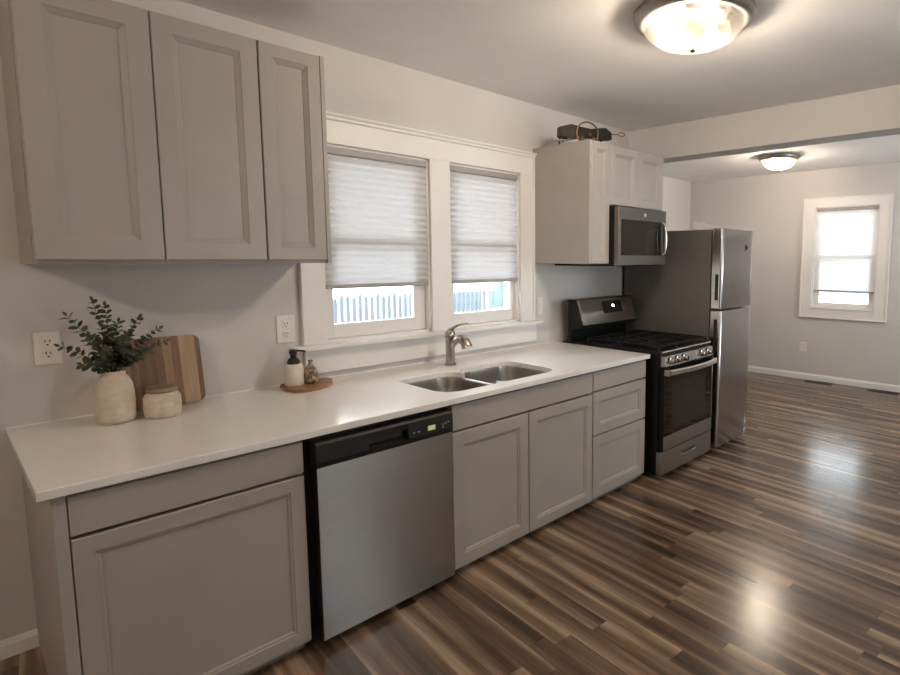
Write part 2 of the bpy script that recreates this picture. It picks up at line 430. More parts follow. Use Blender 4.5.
# shared casing of the double window
bm = NB()
yf = -0.022
for a, b in ((1.078, 1.197), (1.848, 1.990), (2.580, 2.711)): box(bm, (a, yf, 1.045), (b, 0, 2.062), 0.002)
box(bm, (1.078, yf, 2.062), (2.711, 0, 2.178), 0.002)
box(bm, (1.073, yf-.008, 1.045), (1.096, 0, 2.19), 0.003); box(bm, (2.694, yf-.008, 1.045), (2.714, 0, 2.19), 0.003)
struct('trim_1', bm, 'trim')
bm = NB(); prism(bm, [(0,2.178),(-.03,2.178),(-.034,2.184),(-.034,2.192),(-.046,2.202),(-.046,2.21),(0,2.21)], 1.070, 2.7145, 'x'); struct('trim_2', bm, 'trim')
bm = NB(); box(bm, (1.015, -0.078, 1.022), (2.748, 0.03, 1.045), 0.006, 3); struct('window_sill', bm, 'trim')
bm = NB(); box(bm, (1.082, -0.022, 0.893), (2.732, 0, 1.022), 0.003); struct('trim_3', bm, 'trim')

def cellular_shade(x0, x1, z0, z1, y, label, loc=None, facing='y', mat='shade', pitch=0.036, amp=0.013):
    t = thing('cellular_shade', label, 'window shade', ((x0+x1)/2, y, z0) if facing == 'y' else (y, (x0+x1)/2, z0), 'pleated shades')
    def P(u, d, z): return (u, y+d, z) if facing == 'y' else (y-d, u, z)
    bm = NB()
    n = int(round((z1-0.035-(z0+0.018))/pitch)); zt = z1-0.035; zb = z0+0.016
    for sgn in (1, -1):
        rows = []
        for i in range(n*2+1):
            z = zt+(zb-zt)*i/(2*n); d = -amp if i % 2 else 0.0
            d = -0.0015-d if sgn < 0 else d
            dd = (-0.004-amp*(i % 2)) if sgn > 0 else (0.004+amp*(i % 2))
            rows.append([bm.verts.new(P(x0+.001, dd, z)), bm.verts.new(P(x1-.001, dd, z))])
        if sgn > 0:
            for A, B in zip(rows, rows[1:]): bm.faces.new((A[0], A[1], B[1], B[0]))
        else:
            for r in rows:
                for q in r: bm.verts.remove(q)
    obj('shade_fabric', bm, mat, t)
    bm = NB(); a, b = P(x0, -0.026, z1-0.036), P(x1, 0.014, z1)
    box(bm, tuple(map(min, a, b)), tuple(map(max, a, b)), 0.004); obj('headrail', bm, 'rail', t)
    bm = NB(); a, b = P(x0, -0.024, z0-.004), P(x1, 0.008, z0+.018)
    box(bm, tuple(map(min, a, b)), tuple(map(max, a, b)), 0.004); obj('bottom_rail', bm, 'rail', t)
    return t
cellular_shade(1.210, 1.835, 1.327, 2.05, 0.018, 'grey pleated shade in the left kitchen window, beside the upper cabinets')
cellular_shade(2.0025, 2.5675, 1.330, 2.05, 0.018, 'grey pleated shade in the right kitchen window, behind the faucet')

# far window
t = sempty('window_3', (XF+.05, (W3[0]+W3[1])/2, W3[2]))
y0, y1, z0, z1 = W3
bm = NB()
for a in (y0, y1-.012): box(bm, (XF, a, z0), (XF+.15, a+.012, z1))
box(bm, (XF, y0, z1-.012), (XF+.15, y1, z1)); box(bm, (XF, y0, z0), (XF+.15, y1, z0+.012)); obj('window_frame', bm, 'trim', t)
def sash_x(parent, y0, y1, z0, z1, x, sw, bot, top, th=0.03):
    bm = NB()
    box(bm, (x-th/2, y0, z0), (x+th/2, y0+sw, z1), 0.002); box(bm, (x-th/2, y1-sw, z0), (x+th/2, y1, z1), 0.002)
    box(bm, (x-th/2, y0+sw, z0), (x+th/2, y1-sw, z0+bot), 0.002); box(bm, (x-th/2, y0+sw, z1-top), (x+th/2, y1-sw, z1), 0.002)
    s = obj('sash', bm, 'trim', parent)
    bm = NB(); box(bm, (x-.002, y0+sw-.002, z0+bot-.002), (x+.002, y1-sw+.002, z1-top+.002)); obj('window_pane', bm, 'glass', s)
sash_x(t, y0+.013, y1-.013, z0+.013, 1.54, XF+.055, 0.06, 0.045, 0.04); sash_x(t, y0+.013, y1-.013, 1.50, z1-.013, XF+.09, 0.06, 0.04, 0.05)
bm = NB(); x0c = XF-.02
box(bm, (x0c, y0-.125, .79), (XF, y0, 2.2), .003); box(bm, (x0c, y1, .79), (XF, y1+.125, 2.2), .003)
box(bm, (x0c, y0, z1), (XF, y1, 2.2), .003); box(bm, (x0c, y0, .79), (XF, y1, z0), .003)
for a, b in ((y0-.135, y0-.118), (y1+.118, y1+.135)): box(bm, (x0c-.01, a, .775), (XF, b, 2.212), .003)
box(bm, (x0c-.01, y0-.118, 2.196), (XF, y1+.118, 2.212), .003); box(bm, (x0c-.01, y0-.118, .775), (XF, y1+.118, .792), .003)
box(bm, (x0c-.012, y0-.01, z0-.014), (XF+.02, y1+.01, z0), .003)
struct('trim_4', bm, 'trim')
cellular_shade(y0+.016, y1-.016, 1.10, 2.09, XF+.012, 'white pleated shade in the far dining window', facing='x', mat='shadew', pitch=0.026, amp=0.003)
# unseen windows added behind the camera: one for a dishwasher streak, one for fill
for i, (w, nm) in enumerate(((W4, 'added_streak_window'), (W5, 'added_fill_window'))):
    t = sempty(nm, ((w[0]+w[1])/2, YN-.05, w[2]))
    bm = NB()
    for a, b in ((w[0]-.1, w[0]), (w[1], w[1]+.1)): box(bm, (a, YN, w[2]-.1), (b, YN+.02, w[3]+.1), .003)
    box(bm, (w[0], YN, w[3]), (w[1], YN+.02, w[3]+.1), .003); box(bm, (w[0], YN, w[2]-.1), (w[1], YN+.02, w[2]), .003)
    obj('window_frame', bm, 'trim', t)
    sash_y(t, w[0], w[1], w[2], (w[2]+w[3])/2+.02, YN-.05, (.05,.05), .06, .04); sash_y(t, w[0], w[1], (w[2]+w[3])/2-.02, w[3], YN-.09, (.05,.05), .04, .05)

# ------------------------------------------------------------------ outside
bm = NB(); box(bm, (-14, 0.4, -0.7), (24, 24, -0.6)); struct('ground', bm, 'grass')
bm = NB(); box(bm, (XF+.4, -12, -0.7), (24, 0.3, -0.6)); struct('ground_side', bm, 'grass')
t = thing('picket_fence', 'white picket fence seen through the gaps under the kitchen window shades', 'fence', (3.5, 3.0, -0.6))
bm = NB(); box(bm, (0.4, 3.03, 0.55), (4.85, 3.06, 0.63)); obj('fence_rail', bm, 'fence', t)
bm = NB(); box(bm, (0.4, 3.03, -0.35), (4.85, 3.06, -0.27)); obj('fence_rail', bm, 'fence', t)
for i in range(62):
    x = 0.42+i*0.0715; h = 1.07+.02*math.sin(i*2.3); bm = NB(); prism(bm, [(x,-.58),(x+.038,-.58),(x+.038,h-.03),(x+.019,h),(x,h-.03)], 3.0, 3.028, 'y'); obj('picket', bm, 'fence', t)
t = thing('neighbour_house', 'white clapboard house beyond the fence outside the right kitchen window', 'house', (8.6, 8.5, -0.6))
bm = NB(); box(bm, (6.1, 7.0, -.6), (12.5, 10, 3.6)); obj('house_wall', bm, 'siding', t)
bm = NB(); prism(bm, [(6.6,3.5),(10.4,3.5),(8.5,5.2)], 5.9, 12.7, 'x'); obj('house_roof', bm, 'toe', t)
for xa in (7.35, 8.28, 9.6):
    bm = NB(); box(bm, (xa, 6.95, 0.33), (xa+.7, 7.0, 1.5), .01); f = obj('house_window', bm, 'fence', t)
    bm = NB(); box(bm, (xa+.08, 6.93, .42), (xa+.33, 6.951, 1.42)); box(bm, (xa+.37, 6.93, .42), (xa+.62, 6.951, 1.42)); obj('house_window_glass', bm, 'extglass', f)
t = thing('neighbour_shed', 'pale blue siding outside the far dining window', 'shed', (14, -2.0, -0.6))
bm = NB(); box(bm, (13, -5, -.6), (15, 2.5, 2.3)); obj('shed_wall', bm, 'shed', t)
bm = NB(); box(bm, (12.97, -2.0, 0.0), (13.0, -1.3, 0.75), .01); obj('shed_window', bm, 'fence', t)

# ------------------------------------------------------------------ base cabinets and counter
YF = -0.824      # door faces
YC = -0.802      # cabinet box front
def carcass(t, x0, x1, z1=0.829, left_panel=False):
    bm = NB()
    box(bm, (x0, YC, 0.03), (x0+.016, -.002, z1), .001); box(bm, (x1-.016, YC, 0.03), (x1, -.002, z1), .001)
    box(bm, (x0, -.018, 0.03), (x1, -.002, z1)); box(bm, (x0, YC, 0.03), (x1, -.002, 0.048))
    box(bm, (x0+.016, YC, z1-.018), (x1-.016, YC+.1, z1))
    obj('cabinet_box', bm, 'cab', t)
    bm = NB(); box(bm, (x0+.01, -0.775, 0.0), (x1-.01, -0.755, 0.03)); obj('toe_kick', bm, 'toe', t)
    bm = NB(); box(bm, (x0+.017, YC+.004, .05), (x1-.017, YC+.008, z1-.02)); obj('gap_shadow_sheet', bm, 'cabin', t)  # dark sheet that puts shade into the gaps between fronts
t = thing('base_cabinet', 'greige base cabinet at the left counter end, one drawer over a wide door', 'cabinet', (0.37, -.4, 0))
carcass(t, 0.032, 0.714)
bm = NB(); box(bm, (0.03, YF, 0.0), (0.0605, -.002, 0.829), .0015); obj('end_panel', bm, 'cab', t)
door(t, 'drawer_front', 0.0635, 0.711, 0.702, 0.818, YF, slab=True)
door(t, 'cabinet_door', 0.0635, 0.711, 0.048, 0.692, YF, 0.050)
t = thing('base_cabinet', 'greige sink base cabinet with two doors between dishwasher and drawers', 'cabinet', (1.88, -.4, 0))
bm = NB(); x0, x1 = 1.372, 2.394
box(bm, (x0, YC, .03), (x0+.016, -.002, .829)); box(bm, (x1-.016, YC, .03), (x1, -.002, .829)); box(bm, (x0, -.018, .03), (x1, -.002, .829)); box(bm, (x0, YC, .03), (x1, -.002, .048)); obj('cabinet_box', bm, 'cab', t)
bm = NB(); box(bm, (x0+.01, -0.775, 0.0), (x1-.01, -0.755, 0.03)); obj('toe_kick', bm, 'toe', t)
bm = NB(); box(bm, (x0+.017, YC+.004, .05), (x1-.017, YC+.008, .80)); obj('gap_shadow_sheet', bm, 'cabin', t)  # same dark sheet, shade for the sink door gaps
door(t, 'false_front', 1.376, 2.390, 0.700, 0.820, YF, slab=True)
door(t, 'cabinet_door', 1.376, 1.862, 0.035, 0.690, YF, 0.062); door(t, 'cabinet_door', 1.867, 2.390, 0.035, 0.690, YF, 0.056)
t = thing('base_cabinet', 'greige three-drawer base cabinet beside the range', 'cabinet', (2.67, -.4, 0))
carcass(t, 2.395, 2.95)
door(t, 'drawer_front', 2.398, 2.948, 0.706, 0.820, YF, slab=True)
door(t, 'drawer_front', 2.398, 2.948, 0.434, 0.697, YF, 0.058); door(t, 'drawer_front', 2.398, 2.948, 0.052, 0.426, YF, 0.058)

def rrect(x0, x1, y0, y1, r, n=8):
    pts = []
    for cx, cy, a0 in ((x1-r, y1-r, 0), (x0+r, y1-r, PI/2), (x0+r, y0+r, PI), (x1-r, y0+r, 3*PI/2)):
        for i in range(n+1): a = a0+PI/2*i/n; pts.append((cx+r*math.cos(a), cy+r*math.sin(a)))
    return pts
SX0, SX1, SXM, SY0, SY1 = 1.402, 2.180, 1.752, -0.748, -0.312
def arc(cx, cy, rx, ry, a0, a1, n=8): return [(cx+rx*math.cos(a0+(a1-a0)*i/n), cy+ry*math.sin(a0+(a1-a0)*i/n)) for i in range(n+1)]
def lobe(x0, x1, y0, y1, bl, br, fl, fr):    # corner radii: back left, back right, front left, front right
    return (arc(x1-br, y1-br, br, br, 0, PI/2), arc(x0+bl, y1-bl, bl, bl, PI/2, PI), arc(x0+fl, y0+fl, fl, fl, PI, 3*PI/2), arc(x1-fr, y0+fr, fr, fr, 3*PI/2, 2*PI))
LB = lobe(SX0, SXM, SY0, SY1-.006, .05, .10, .10, .05); RB = lobe(SXM, SX1, SY0, SY1, .13, .09, .05, .10)
hole = RB[0]+RB[1]+LB[0][1:]+LB[1]+LB[2]+LB[3]+RB[2][1:]+RB[3]
_h = []
for p in hole:
    if not _h or (abs(p[0]-_h[-1][0])+abs(p[1]-_h[-1][1])) > 1e-5: _h.append(p)
hole = _h
def ring_slab(bm, outer, hole, z0, z1):
    """slab with an opening: match each hole vertex to a point on the outer rectangle"""
    n = len(hole); cx = sum(p[0] for p in hole)/n; cy = sum(p[1] for p in hole)/n
    ox0, ox1, oy0, oy1 = outer
    vt = {}
    def V(x, y, z):
        key = (round(x,5), round(y,5), round(z,5))
        if key not in vt: vt[key] = bm.verts.new((x, y, z))
        return vt[key]
    x0, x1 = SX0, SX1
    # strips: left block, right block, and above/below strips following the hole
    for z, flip in ((z1, False), (z0, True)):
        def F(*p):
            vs = [V(a, b, z) for a, b in p]
            if len(set(vs)) < 3: return
            try: bm.faces.new(vs if not flip else vs[::-1])
            except ValueError: pass
        top = sorted([p for p in hole if p[1] >= cy], key=lambda p: p[0]); bot = sorted([p for p in hole if p[1] < cy], key=lambda p: p[0])
        for a, b in zip(top, top[1:]): F(a, b, (b[0], oy1), (a[0], oy1))
        for a, b in zip(bot, bot[1:]): F((a[0], oy0), (b[0], oy0), b, a)
        lt, lb = top[0], bot[0]; rt, rb = top[-1], bot[-1]
        F((ox0, oy0), (lb[0], oy0), lb, lt, (lt[0], oy1), (ox0, oy1))
        F((rb[0], oy0), (ox1, oy0), (ox1, oy1), (rt[0], oy1), rt, rb)
    for i in range(n):
        a, b = hole[i], hole[(i+1) % n]
        bm.faces.new((V(*a, z1), V(*b, z1), V(*b, z0), V(*a, z0)))
    loop = [V(ox0, oy0, z1), V(ox1, oy0, z1), V(ox1, oy1, z1), V(ox0, oy1, z1)]
    top_b = sorted({round(p[0],5) for p in hole if p[1] < cy}); top_t = sorted({round(p[0],5) for p in hole if p[1] >= cy})
    def side(pts):
        for a, b in zip(pts, pts[1:]): bm.faces.new((V(*a, z0), V(*b, z0), V(*b, z1), V(*a, z1)))
    side([(ox0, oy0)]+[(x, oy0) for x in top_b]+[(ox1, oy0)]); side([(ox1, oy0), (ox1, oy1)])
    side([(ox1, oy1)]+[(x, oy1) for x in reversed(top_t)]+[(ox0, oy1)]); side([(ox0, oy1), (ox0, oy0)])
bm = NB(); ring_slab(bm, (0.0, 2.968, -0.843, -0.001), hole, 0.831, 0.859)
ct = obj('countertop', bm, 'counter', None); tag(ct, 'long white quartz countertop running from the left end to the range', 'countertop')
bv = ct.modifiers.new('edge', 'BEVEL'); bv.width = 0.003; bv.segments = 2; bv.limit_method = 'ANGLE'; bv.angle_limit = math.radians(60)
bm = NB(); box(bm, (0.002, -0.006, 0.859), (2.966, 0.0, 0.864), .001); o = obj('caulk_line', bm, 'trim', ct)

# sink
t = thing('sink', 'stainless undermount double-bowl sink set in the white counter', 'sink', (1.82, -.53, 0.66))
def bowl(x0, x1, y0, y1, radii, depth):
    bm = NB(); L = []
    for (ins, z) in ((-0.012, .8305), (0, .8305), (0.001, .82), (0.003, .75), (0.006, .69), (0.016, .670), (0.035, .662), (0.12, .660)):
        z = .8305-(.8305-z)*depth
        L.append([bm.verts.new((x, y, z)) for x, y in sum(lobe(x0+ins, x1-ins, y0+ins, y1-ins, *[max(0.012, r-max(ins,0)*0.7) for r in radii]), [])])
    for A, B in zip(L, L[1:]):
        n = len(A)
        for i in range(n): bm.faces.new((A[i], A[(i+1) % n], B[(i+1) % n], B[i]))
    bm.faces.new(L[-1])
    o = obj('bowl', bm, 'sink', t, True, angle=50)
    m = o.modifiers.new('th', 'SOLIDIFY'); m.thickness = 0.0012; m.offset = 1
    cx, cy = (x0+x1)/2, (y0+y1)/2; zb = .8305-.1705*depth
    bm = NB(); lathe(bm, [(0.044,0.0),(0.044,.002),(0.036,.003),(0.03,-.004+.006),(0.0,.001)], (cx, cy, zb), 28); obj('drain', bm, 'steelb', o, True)
bowl(SX0+.002, SXM-.013, SY0+.002, SY1-.008, (.05,.10,.10,.05), 1.0); bowl(SXM+.013, SX1-.002, SY0+.002, SY1-.002, (.13,.09,.05,.10), 0.95)
bm = NB(); box(bm, (SXM-.0125, SY0+.03, .812), (SXM+.0125, SY1-.09, .8295), .006, 3); obj('bowl_divider', bm, 'sink', t)

# faucet
fx, fy = 1.850, -0.182; z0 = .859
t = thing('faucet', 'brushed nickel single-lever faucet behind the sink', 'faucet', (fx, fy, z0))
bm = NB(); lathe(bm, [(.034,0),(.034,.006),(.030,.010),(.0285,.014)], (fx, fy, z0), 32); obj('faucet_base', bm, 'nickel', t, True)
bm = NB(); lathe(bm, [(.027,.012),(.026,.05),(.0265,.12),(.028,.165),(.029,.17),(.029,.172)], (fx, fy, z0), 32); obj('faucet_body', bm, 'nickel', t, True)
bm = NB(); lathe(bm, [(.029,.174),(.029,.195),(.024,.207),(.012,.212),(0,.213)], (fx, fy, z0), 32)
obj('lever_cap', bm, 'nickel', t, True)
bm = NB(); tube(bm, [(fx-.012, fy+.012, z0+.198), (fx+.004, fy-.010, z0+.215), (fx+.018, fy-.045, z0+.238), (fx+.026, fy-.085, z0+.252), (fx+.030, fy-.125, z0+.256)], [.012,.011,.009,.007,.0065], 12); obj('lever', bm, 'nickel', t, True)
bm = NB(); tube(bm, [(fx+.004, fy-.012, z0+.120), (fx+.010, fy-.045, z0+.152), (fx+.018, fy-.078, z0+.160), (fx+.026, fy-.108, z0+.145), (fx+.030, fy-.122, z0+.112)], [.020,.023,.026,.029,.032], 18); obj('spout', bm, 'nickel', t, True)

# ------------------------------------------------------------------ dishwasher
t = thing('dishwasher', 'stainless dishwasher with black control strip under the counter', 'dishwasher', (1.04, -.45, 0))
bm = NB(); box(bm, (.718, -.80, .10), (1.366, -.05, .826)); obj('tub', bm, 'black', t)
bm = NB(); box(bm, (.718, -.77, 0.0), (1.366, -.74, .10)); obj('kick_plate', bm, 'black', t)
bm = NB(); box(bm, (.746, -.852, .036), (1.356, -.80, .713), 0); obj('door_panel', bm, 'steel', t)
bm = NB()
prism(bm, [(-.80,.7135),(-.854,.7135),(-.858,.735),(-.855,.80),(-.848,.809),(-.80,.81)], .744, .95, 'x')
prism(bm, [(-.80,.7135),(-.854,.7135),(-.858,.735),(-.855,.80),(-.848,.809),(-.80,.81)], 1.13, 1.356, 'x')
prism(bm, [(-.80,.7135),(-.854,.7135),(-.857,.728),(-.835,.732),(-.82,.745),(-.82,.765),(-.852,.775),(-.855,.80),(-.848,.809),(-.80,.81)], .95, 1.13, 'x')
cp = obj('control_panel', bm, 'satin', t)
bm = NB(); box(bm, (.958, -.822, .737), (1.122, -.8195, .768)); obj('handle_pocket', bm, 'dark', cp)
bm = NB(); box(bm, (1.225, -.8585, .748), (1.262, -.852, .768)); obj('display', bm, 'display', cp)
for i, (dx, dz) in enumerate(((1.298,.757),(1.312,.760),(1.326,.763),(1.298,.745),(1.152,.752),(1.175,.752))):
    bm = NB(); box(bm, (dx, -.8588, dz), (dx+.008, -.852, dz+.005)); obj('button', bm, 'mark', cp)

# ------------------------------------------------------------------ range
RX0, RX1 = 2.998, 3.690
t = thing('gas_range', 'black and stainless gas range between drawers and fridge', 'range', ((RX0+RX1)/2, -.45, 0))
bm = NB(); box(bm, (RX0, -.885, .03), (RX1, -.03, .862), .003); obj('range_body', bm, 'black', t)
for xx in (RX0+.05, RX1-.05):
    for yy in (-.82, -.1): bm = NB(); lathe(bm, [(.018,0),(.018,.02),(.012,.022),(.012,.032)], (xx, yy, 0), 16); obj('foot', bm, 'rubber', t)
bm = NB(); box(bm, (RX0-.004, -.90, .862), (RX1+.004, -.235, .876), .005); obj('cooktop', bm, 'black', t)
bm = NB(); prism(bm, [(-.893,.877),(-.905,.875),(-.912,.868),(-.90,.864),(-.893,.864)], RX0+.016, RX1-.01, 'x'); obj('cooktop_trim', bm, 'steelb', t)
# grates
gx = [RX0+.02, RX0+.245, RX0+.482, RX1-.02]
for a, b in zip(gx, gx[1:]):
    bm = NB(); a += .004; b -= .004; zt = .905; r = .0055
    for yy in (-.875, -.57, -.265): tube(bm, [(a, yy, zt), (b, yy, zt)], r, 6)
    for xx in (a, b): tube(bm, [(xx, -.875, zt), (xx, -.265, zt)], r, 6)
    for xx in (a+(b-a)/3, a+2*(b-a)/3): tube(bm, [(xx, -.875, zt), (xx, -.265, zt)], r, 6)
    for yy in (-.72, -.42):
        tube(bm, [(a, yy, zt), (b, yy, zt)], r, 6)
    for xx in (a, b):
        for yy in (-.875, -.57, -.265): tube(bm, [(xx, yy, zt), (xx, yy, .876)], r, 6)
    obj('grate', bm, 'iron', t)
for (bx, by) in ((RX0+.135,-.72),(RX0+.135,-.42),(RX1-.135,-.72),(RX1-.135,-.42),((RX0+RX1)/2,-.57)):
    bm = NB(); lathe(bm, [(.05,0),(.05,.006),(.036,.008),(.036,.016),(.02,.02),(0,.021)], (bx, by, .876), 24); obj('burner', bm, 'iron', t, True)
# control panel
p0, p1 = (-.918, .842), (-.930, .776)
bm = NB(); prism(bm, [(-.88,.845),(p0[0],p0[1]),(p1[0],p1[1]),(-.88,.772)], RX0+.020, RX1-.004, 'x'); cp = obj('control_panel', bm, 'steelb', t)
for u in (.11, .24, .37, .74, .88):
    x = RX0+.015+(RX1-RX0-.015)*u
    bm = NB(); lathe(bm, [(.026,0),(.026,.006),(.021,.008),(.019,.03),(.016,.033),(0,.034)], (x, -.926, .809), 24, 'y'); kb = obj('knob', bm, 'steelb' , cp, True)
    bm = NB(); lathe(bm, [(.0275,0),(.0275,.005),(.0262,.0062)], (x, -.9225, .809), 24, 'y'); obj('knob_skirt', bm, 'black', kb, True)
    bm = NB(); box(bm, (x-.003, -.9635, .793), (x+.003, -.955, .825), .001); obj('knob_grip', bm, 'bronze', kb)
# oven door
bm = NB(); box(bm, (RX0+.018, -.926, .205), (RX1-.004, -.885, .765), .004); dr = obj('oven_door', bm, 'black', t)
bm = NB(); box(bm, (RX0+.018, -.931, .205), (RX1-.004, -.925, .300), .002); box(bm, (RX1-.014, -.930, .30), (RX1-.004, -.925, .765), .001); obj('oven_door_trim', bm, 'steel', dr)
bm = NB(); box(bm, (RX0+.019, -.930, .302), (RX1-.016, -.9255, .763), .001); obj('oven_glass', bm, 'blackg', dr)
bm = NB(); box(bm, (RX0+.10, -.9312, .34), (RX1-.12, -.9295, .66)); obj('oven_window', bm, 'ovenwin', dr)
bm = NB(); n = 16
hp = [(RX0+.03+(RX1-RX0-.05)*i/n, -.962-.03*math.sin(PI*i/n), .738) for i in range(n+1)]
A = []
for x, y, z in hp: A.append([bm.verts.new((x, y, z-.020)), bm.verts.new((x, y-.010, z-.012)), bm.verts.new((x, y-.010, z+.012)), bm.verts.new((x, y, z+.020)), bm.verts.new((x, y+.010, z+.012)), bm.verts.new((x, y+.010, z-.012))])
for P, Q in zip(A, A[1:]):
    for i in range(6): bm.faces.new((P[i], P[(i+1) % 6], Q[(i+1) % 6], Q[i]))
bm.faces.new(A[0]); bm.faces.new(A[-1][::-1]); obj('oven_handle', bm, 'steelb', dr, True)
for x in (RX0+.035, RX1-.03): bm = NB(); box(bm, (x-.024, -.965, .718), (x+.020, -.925, .758), .004); obj('handle_bracket', bm, 'steelb', dr)
bm = NB(); lathe(bm, [(.012,0),(.012,.002),(0,.0025)], ((RX0+RX1)/2, -.9305, .252), 24, 'y'); obj('round_badge', bm, 'mark', dr)
bm = NB(); box(bm, (RX0-.006, -.930, .040), (RX1-.002, -.885, .196), .005); d2 = obj('warming_drawer', bm, 'steel', t)
bm = NB(); box(bm, ((RX0+RX1)/2-.09, -.934, .128), ((RX0+RX1)/2+.09, -.928, .146), .002); obj('drawer_grip', bm, 'dark', d2)
bm = NB(); box(bm, ((RX0+RX1)/2-.095, -.938, .118), ((RX0+RX1)/2+.095, -.929, .130), .003); obj('drawer_lip', bm, 'steelb', d2)
# backguard
bm = NB(); prism(bm, [(-.09,.862),(-.09,1.182),(-.155,1.182),(-.168,1.176),(-.232,.995),(-.225,.975),(-.13,.955),(-.12,.876),(-.12,.862)], RX0, RX1, 'x'); bg = obj('backguard', bm, 'black', t)
def slant(bm, xa, xb, u0, u1, off):     # a strip on the sloped face of the backguard; u from top (0) to bottom (1)
    a = Vector((0, -.168, 1.176)); b = Vector((0, -.232, .995)); d = b-a; nrm = Vector((0, -d.z, d.y)).normalized(); nrm = nrm if nrm.y < 0 else -nrm
    pts = [a+d*u0, a+d*u0+nrm*off, a+d*u1+nrm*off, a+d*u1]
    prism(bm, [(p.y, p.z) for p in pts], xa, xb, 'x')
bm = NB(); slant(bm, RX0+.03, RX1-.005, 0.0, 1.0, .002); slant(bm, RX0+.004, RX0+.03, 0.0, 1.0, .004); obj('backguard_face', bm, 'steelm', bg)
bm = NB(); slant(bm, RX0+.004, RX0+.026, 0.0, 1.0, .0055); obj('backguard_edge', bm, 'steelb', bg)
bm = NB(); slant(bm, RX0+.285, RX0+.53, .12, .62, .005); obj('clock_panel', bm, 'blackg', bg)
bm = NB(); slant(bm, RX0+.405, RX0+.428, .28, .38, .007); obj('clock_light', bm, 'clock', bg)
bm = NB(); slant(bm, RX0+.53, RX0+.538, .12, .62, .006); obj('panel_edge', bm, 'steelb', bg)

# ------------------------------------------------------------------ refrigerator
FX0, FX1 = 3.784, 4.33
t = thing('refrigerator', 'stainless top-freezer refrigerator beyond the range', 'refrigerator', ((FX0+FX1)/2, -.45, 0))
bm = NB(); box(bm, (FX0, -.832, .045), (FX1, -.03, 1.706), .006); obj('fridge_body', bm, 'side', t)
bm = NB(); box(bm, (FX0+.02, -.84, .012), (FX1-.02, -.3, .05), .003); obj('base_grille', bm, 'rubber', t)
for xx in (FX0+.05, FX1-.05):
    for yy in (-.8, -.08): bm = NB(); lathe(bm, [(.02,0),(.02,.03),(.014,.05)], (xx, yy, 0), 14); obj('foot', bm, 'rubber', t)
bm = NB(); box(bm, (FX0+.006, -.846, .05), (FX1-.006, -.83, 1.70)); obj('gasket', bm, 'rubber', t)
def fdoor(z0, z1, name, s0, s1):
    # plan outline: side face with grip channel, softly bowed front
    pl = [(FX0, -.846), (FX0, -.915), (FX0+.004, -.924), (FX0+.016, -.930)]
    n = 10
    for i in range(n+1):
        u = i/n; x = FX0+.03+(FX1-FX0-.052)*u; pl.append((x, -.930-.005*math.sin(PI*u)))
    pl += [(FX1-.010, -.926), (FX1-.002, -.916), (FX1, -.846)]
    bm = NB(); A = None; L = []
    for z, ins in ((z0, .003), (z0+.004, 0), (z1-.004, 0), (z1, .003)):
        cx, cy = (FX0+FX1)/2, -.88
        L.append([bm.verts.new((x+(ins if x < cx else -ins), y+(ins if y < cy else 0), z)) for x, y in pl])
    for A, B in zip(L, L[1:]):
        m = len(A)
        for i in range(m): bm.faces.new((A[i], A[(i+1) % m], B[(i+1) % m], B[i]))
    bm.faces.new(L[0][::-1]); bm.faces.new(L[-1])
    d = obj(name, bm, 'steelv', t, True, angle=40)
    bm = NB(); box(bm, (FX0-.0022, -.903, s0), (FX0+.002, -.876, s1), .001); obj('grip_pocket', bm, 'dark', d)
    bm = NB(); box(bm, (FX0-.0015, -.914, z0+.006), (FX0+.001, -.850, z1-.006)); obj('edge_strip', bm, 'steelb', d)
    return d
d = fdoor(1.106, 1.715, 'freezer_door', 1.175, 1.37); fdoor(.032, 1.094, 'fridge_door', .78, 1.03)
bm = NB(); box(bm, (4.175, -.9392, 1.55), (4.179, -.932, 1.60)); box(bm, (4.196, -.9388, 1.566), (4.212, -.932, 1.584), .001); obj('door_badge', bm, 'dark', d)
bm = NB(); box(bm, (FX1-.07, -.90, 1.706), (FX1-.01, -.80, 1.722), .004); obj('hinge_cover', bm, 'side', t)

bm = NB(); prism(bm, [(-.665,1.7165),(-.665,1.777),(-.905,1.722),(-.905,1.7165)], 3.80, 3.806, 'x'); prism(bm, [(-.665,1.7165),(-.665,1.772),(-.67,1.772),(-.67,1.7165)], 3.806, 3.98, 'x')
fp = obj('folded_paper', bm, 'plastic', None); tag(fp, 'white folded paper standing on top of the fridge', 'paper')

# ------------------------------------------------------------------ wall cabinets
YU = -.370
def wcab(t, x0, x1, z0, z1, yf, th=.02):
    bm = NB(); yb = yf+th+.002
    box(bm, (x0, yb, z0), (x0+.016, -.001, z1), .001); box(bm, (x1-.016, yb, z0), (x1, -.001, z1), .001)
    box(bm, (x0+.016, yb, z0+.006), (x1-.016, -.001, z0+.022)); box(bm, (x0+.016, yb, z1-.016), (x1-.016, -.001, z1)); box(bm, (x0+.016, -.012, z0), (x1-.016, -.001, z1))
    box(bm, (x0+.016, yb-.001, z0), (x1-.016, yb+.018, z0+.03))
    obj('cabinet_box', bm, 'cab', t)
    bm = NB(); box(bm, (x0+.018, yb+.002, z0+.03), (x1-.018, yb+.006, z1-.02)); obj('gap_shadow_sheet', bm, 'cabin', t)  # dark sheet behind the doors, stands in for shade in the gaps
ZU0, ZU1 = 1.462, 2.357
t = thing('wall_cabinet', 'greige two-door wall cabinet at the far left above the plant', 'cabinet', (.4, -.23, ZU0))
wcab(t, .082, .7955, ZU0, ZU1, YU)
door(t, 'cabinet_door', .0865, .4385, ZU0+.014, ZU1-.004, YU, .068, True); door(t, 'cabinet_door', .4425, .7935, ZU0+.014, ZU1-.004, YU, .062, True)
t = thing('wall_cabinet', 'greige narrow single-door wall cabinet next to the kitchen window', 'cabinet', (.9, -.23, ZU0))
